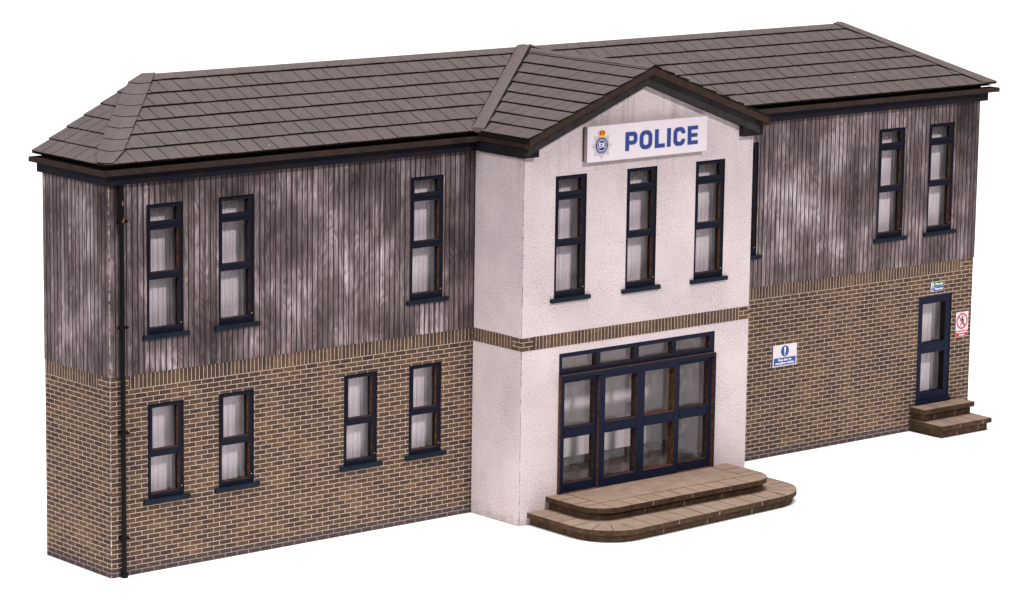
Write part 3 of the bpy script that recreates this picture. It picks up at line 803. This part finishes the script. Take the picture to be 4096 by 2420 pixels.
def join(objs, name):
    """merge small print meshes that form one pattern into one object (no ops)"""
    base = objs[0]; vs = []; fs = []; mi = []; mats = []
    bo = ORG[base.name]
    for o in objs:
        off = Vector(ORG[o.name]) - Vector(bo); n0 = len(vs)
        if o.data.materials[0] not in mats: mats.append(o.data.materials[0])
        k_ = mats.index(o.data.materials[0])
        vs += [tuple(v.co + off) for v in o.data.vertices]
        for p_ in o.data.polygons: fs.append(tuple(n0 + i for i in p_.vertices)); mi.append(k_)
    me = bpy.data.meshes.new(name); me.from_pydata(vs, [], fs)
    for m_ in mats: me.materials.append(m_)
    me.polygons.foreach_set('material_index', mi); me.update()
    par, loc = base.parent, base.location.copy()
    for o in objs: bpy.data.objects.remove(o)
    r_ = bpy.data.objects.new(name, me); COL.objects.link(r_); r_.parent = par; r_.location = loc; ORG[r_.name] = bo
    return r_
def circ(cx, cz, rx, rz_=None, n=40):
    rz_ = rz_ or rx
    return [(cx + rx * math.cos(2 * math.pi * i / n), cz + rz_ * math.sin(2 * math.pi * i / n)) for i in range(n)]
def rect(a, c, d, e_): return [(a, d), (c, d), (c, e_), (a, e_)]
def rrect(a, c, d, e_, r, n=8):
    """r: radius or (bl, br, tr, tl)"""
    if not isinstance(r, tuple): r = (r,) * 4
    pts = []
    for (cx, cz, rr, t0) in ((a + r[0], d + r[0], r[0], 180), (c - r[1], d + r[1], r[1], 270), (c - r[2], e_ - r[2], r[2], 0), (a + r[3], e_ - r[3], r[3], 90)):
        if rr < 1e-5: pts.append((cx, cz)); continue
        for i in range(n + 1):
            t = math.radians(t0 + 90 * i / n); pts.append((cx + rr * math.cos(t), cz + rr * math.sin(t)))
    return pts

# --- POLICE board
SY = YB - .12
b = MB()
b.box(8.392, 11.072, SY, SY + .078, 5.950, 6.540, 'white', left='sign_side', bottom='sign_side')
ps = b.build('police_sign', None, org=(9.73, SY + .12, 5.95))
ps['label'] = 'long white board reading POLICE in blue with a crest, high on the gable'; ps['category'] = 'sign'
b = MB(); b.box(8.400, 11.06, SY + .078, SY + .119, 5.962, 6.528, 'sign_back'); b.build('backing_board', ps)
bevel(ps, .006)
z0, z1, t = 6.082, 6.396, .086
sq = 1.0
L = []
def letter(loops): L.append(shape_mesh('lettering', loops, 'blue', SY, .004, ps))
# P
x, w = 9.222, .268
o_ = [(x, z0), (x + t, z0), (x + t, z0 + .098)] + rrect(x, x + w, z0 + .098, z1, (0, .085, .085, 0))[1:-1] + [(x, z1)]
letter([o_, rrect(x + t, x + w - .082, z0 + .165, z1 - .070, (0, .03, .03, 0))])
# O
x, w = 9.538, .286
letter([rrect(x, x + w, z0, z1, .115), rrect(x + t, x + w - t, z0 + .068, z1 - .068, .048)])
# L
x, w = 9.880, .228
letter([[(x, z0), (x + w, z0), (x + w, z0 + .068), (x + t, z0 + .068), (x + t, z1), (x, z1)]])
# I
letter([rect(10.155, 10.155 + t, z0, z1)])
# C
x, w = 10.298, .268
out = rrect(x, x + w, z0, z1, .10); inn = rrect(x + t, x + w - t + .004, z0 + .068, z1 - .068, .04)
zc = (z0 + z1) / 2
oo = [p for p in out]
# outer path from the upper jaw round to the lower jaw
up_ = [p for p in out[18:27]]; ul = out[27:36]; ll_ = out[0:9]; lr = out[9:18]
iu = inn[18:27]; iul = inn[27:36]; ill = inn[0:9]; ilr = inn[9:18]
path = [(x + w, z1 - .112)] + up_ + ul + ll_ + lr + [(x + w, z0 + .112), (x + w - t, z0 + .112)] + ilr[::-1] + ill[::-1] + iul[::-1] + iu[::-1] + [(x + w - t, z1 - .112)]
letter([path])
# E
x, w = 10.622, .236
letter([[(x, z0), (x + w, z0), (x + w, z0 + .066), (x + t, z0 + .066), (x + t, zc - .032), (x + w - .012, zc - .032), (x + w - .012, zc + .032), (x + t, zc + .032), (x + t, z1 - .066), (x + w, z1 - .066), (x + w, z1), (x, z1)]])
join(L, 'lettering')
# crest
cx, cz = 8.702, 6.216
def star(n, ro, ri, rot=0.0, sx=1.0):
    return [(cx + sx * (ro if i % 2 == 0 else ri) * math.sin(math.pi * i / n + rot), cz + (ro if i % 2 == 0 else ri) * math.cos(math.pi * i / n + rot)) for i in range(2 * n)]
s1 = [shape_mesh('star', [star(8, .232, .15)], 'silver', SY, .003, ps), shape_mesh('star', [star(8, .185, .13, math.pi / 8)], 'silver', SY - .0005, .003, ps)]
crest = join(s1, 'crest')
pa = [shape_mesh('disc', [circ(cx, cz, .134)], 'deep_blue', SY - .004, .002, crest),
      shape_mesh('disc', [circ(cx, cz, .094), circ(cx, cz, .086)], 'print_white', SY - .0065, .001, crest)]
for i in range(26):
    a = 2 * math.pi * (i + .5) / 26
    if abs(math.sin(a)) < .22: continue
    p = (cx + .113 * math.cos(a), cz + .113 * math.sin(a)); pa.append(shape_mesh('disc', [circ(p[0], p[1], .0065, .009, 8)], 'silver', SY - .0065, .001, crest))
pa.append(text('E', .115, 'print_white', cx - .034, cz, SY - .006, crest, width=.050, bold=.015)); pa.append(text('R', .115, 'print_white', cx + .034, cz, SY - .006, crest, width=.056, bold=.015))
join(pa, 'disc')
cw = []
kz = cz + .135
cw.append(shape_mesh('crown', [rect(cx - .062, cx + .062, kz, kz + .030)], 'gold', SY - .004, .002, crest))
cw.append(shape_mesh('crown', [[(cx - .060, kz + .030), (cx + .060, kz + .030), (cx + .080, kz + .075), (cx + .060, kz + .102), (cx + .02, kz + .108), (cx, kz + .100), (cx - .02, kz + .108), (cx - .060, kz + .102), (cx - .080, kz + .075)]], 'crimson', SY - .004, .002, crest))
for sx in (-1, 0, 1):
    xx = cx + sx * .048
    cw.append(shape_mesh('crown', [[(xx - .011, kz + .03), (xx + .011, kz + .03), (xx + sx * .016 + .009, kz + .085), (xx + sx * .006, kz + .112), (xx + sx * .016 - .009, kz + .085)]], 'gold', SY - .0065, .001, crest))
cw.append(shape_mesh('crown', [circ(cx, kz + .122, .014, n=12)], 'gold', SY - .0065, .001, crest))
join(cw, 'crown')

# --- keep clear sign
def board(name, a, c, d, e_, y, label, m='white'):
    b = MB(); b.box(a, c, y - .014, y, d, e_, m, left='sign_back', bottom='sign_back')
    o = b.build(name, None, org=((a + c) / 2, y, d)); o['label'] = label; o['category'] = 'sign'
    return o
kc = board('safety_sign', 14.10, 14.697, 1.642, 2.038, 0.0, 'white and blue sign with exclamation mark reading Keep clear for emergency vehicles')
fy = -.014
pr = [shape_mesh('pictogram', [circ(14.398, 1.918, .100)], 'mand_blue', fy, .002, kc)]
pr.append(shape_mesh('pictogram', [[(14.388, 1.878), (14.408, 1.878), (14.420, 1.975), (14.414, 1.990), (14.382, 1.990), (14.376, 1.975)]], 'print_white', fy - .003, .001, kc))
pr.append(shape_mesh('pictogram', [circ(14.398, 1.853, .014, n=16)], 'print_white', fy - .003, .001, kc))
join(pr, 'pictogram')
shape_mesh('text_panel', [rrect(14.125, 14.672, 1.662, 1.800, .012)], 'mand_blue', fy, .002, kc)
[text('Keep clear for', .058, 'print_white', 14.398, 1.760, fy - .002, kc, width=.33), text('emergency vehicles', .058, 'print_white', 14.398, 1.703, fy - .002, kc, width=.47)]
# --- fire exit sign
fx = board('safety_sign', 18.166, 18.526, 2.600, 2.786, 0.0, 'small green and blue Fire exit Keep clear sign above the side door')
shape_mesh('green_panel', [rect(18.172, 18.520, 2.696, 2.780)], 'green', fy, .002, fx)
shape_mesh('blue_panel', [rect(18.262, 18.520, 2.606, 2.690)], 'mand_blue', fy, .002, fx)
pr = [shape_mesh('pictogram', [rect(18.180, 18.205, 2.704, 2.772)], 'print_white', fy - .003, .001, fx), shape_mesh('pictogram', [circ(18.236, 2.760, .010, n=12)], 'print_white', fy - .003, .001, fx),
      shape_mesh('pictogram', [[(18.216, 2.704), (18.228, 2.706), (18.236, 2.722), (18.250, 2.706), (18.256, 2.712), (18.246, 2.732), (18.252, 2.744), (18.228, 2.750), (18.214, 2.738), (18.224, 2.728)]], 'print_white', fy - .003, .001, fx),
      shape_mesh('pictogram', [circ(18.216, 2.648, .036)], 'mand_blue', fy - .003, .001, fx), shape_mesh('pictogram', [rect(18.211, 18.221, 2.640, 2.674)], 'print_white', fy - .005, .001, fx), shape_mesh('pictogram', [rect(18.211, 18.221, 2.622, 2.632)], 'print_white', fy - .005, .001, fx)]
join(pr, 'pictogram')
[text('Fire exit', .060, 'print_white', 18.392, 2.738, fy - .002, fx, width=.20), text('Keep clear', .056, 'print_white', 18.392, 2.648, fy - .002, fx, width=.21)]
# --- no pedestrian sign
nf = board('safety_sign', 18.893, 19.233, 1.655, 2.128, 0.0, 'white sign with red crossed-out walking figure beside the side door')
pcx, pcz = 19.063, 1.955
pr = [shape_mesh('pictogram', [circ(pcx, pcz, .152), circ(pcx, pcz, .124)], 'red', fy, .002, nf)]
fig = [(-.012, .050), (.006, .058), (.030, .050), (.052, .005), (.062, -.010), (.050, -.018), (.030, .012), (.026, -.012), (.040, -.050), (.052, -.092), (.034, -.096), (.020, -.052), (.004, -.026), (-.014, -.060), (-.034, -.100), (-.050, -.092), (-.030, -.048), (-.012, -.008), (-.010, .022), (-.030, .006), (-.052, -.012), (-.060, -.002), (-.036, .024)]
pr.append(shape_mesh('pictogram', [[(pcx + a, pcz + c) for a, c in fig]], 'black', fy, .002, nf)); pr.append(shape_mesh('pictogram', [circ(pcx + .012, pcz + .080, .020, n=16)], 'black', fy, .002, nf))
dx = .098
pr.append(shape_mesh('pictogram', [[(pcx - dx - .009, pcz + dx - .009), (pcx + dx - .009, pcz - dx - .009), (pcx + dx + .009, pcz - dx + .009), (pcx - dx + .009, pcz + dx + .009)]], 'red', fy - .003, .001, nf))
join(pr, 'pictogram')
shape_mesh('text_panel', [rect(18.899, 19.227, 1.662, 1.775)], 'red', fy, .002, nf)
[text('No pedestrian', .050, 'print_white', pcx, 1.745, fy - .002, nf, width=.28), text('access', .050, 'print_white', pcx, 1.695, fy - .002, nf, width=.14)]

# ------------------------------------------------------------------ white studio table
b = MB()
b.face([(-14.5, 4.7, -.003), (19.6, -20.9, -.003), (150, 72, -.003), (30, 150, -.003)], 'ground')
gr = b.build('ground', None, org=(0, 0, -.003)); gr['kind'] = 'structure'

# ------------------------------------------------------------------ lamps
def lamp(name, loc, target, size, power, color, shape='DISK'):
    l = bpy.data.lights.new(name, 'AREA'); l.shape = shape; l.size = size; l.energy = power; l.color = color
    o = bpy.data.objects.new(name, l); COL.objects.link(o); o.location = loc
    o.rotation_euler = (Vector(target) - Vector(loc)).to_track_quat('-Z', 'Y').to_euler()
    return o
def polar(az, el, d, c=(9.6, 0, 3)):
    a, e_ = math.radians(az), math.radians(el)
    return (c[0] - d * math.sin(a) * math.cos(e_), c[1] - d * math.cos(a) * math.cos(e_), c[2] + d * math.sin(e_))
pw = lambda rad, d: rad * math.pi ** 2 * d * d
lamp('key_lamp', polar(-2, 36, 60), (9.6, 0, 3), 4.0, pw(.67, 60), (1, .965, .95))
lamp('fill_lamp', polar(74, 26, 60), (9.6, 0, 3), 24.0, pw(.62, 60), (1, .97, .97))
lamp('added_ground_lamp', (-6, -30, 415), (40, 30, 0), 190.0, pw(1.5, 420), (1, .985, .98))  # added unseen lamp, there to turn the ground white
wd = bpy.data.worlds.new('World'); SC.world = wd; wd.use_nodes = True
wd.node_tree.nodes['Background'].inputs[0].default_value = (1, .98, .99, 1); wd.node_tree.nodes['Background'].inputs[1].default_value = 0.06

# ------------------------------------------------------------------ camera
cam = bpy.data.cameras.new('camera'); co = bpy.data.objects.new('camera', cam); COL.objects.link(co)
F = Vector((0.6342817, 0.75230119, -0.17812817)); R = Vector((0.76608533, -0.64258618, 0.0140099)); U_ = Vector((0.10392303, 0.1453476, 0.98390756))
m = Matrix(((R.x, U_.x, -F.x, -27.91648712), (R.y, U_.y, -F.y, -42.57332453), (R.z, U_.z, -F.z, 13.55766487), (0, 0, 0, 1)))
co.matrix_world = m
cam.sensor_fit = 'HORIZONTAL'; cam.sensor_width = 36; cam.lens = 13560.589 / 4096 * 36; cam.clip_start = 1; cam.clip_end = 600
SC.camera = co
vs_ = SC.view_settings
vs_.view_transform = 'Standard'; vs_.look = 'None'; vs_.exposure = 0; vs_.gamma = 1; vs_.use_curve_mapping = False
SC.render.engine = 'CYCLES'
SC.cycles.max_bounces = 8; SC.cycles.transparent_max_bounces = 12
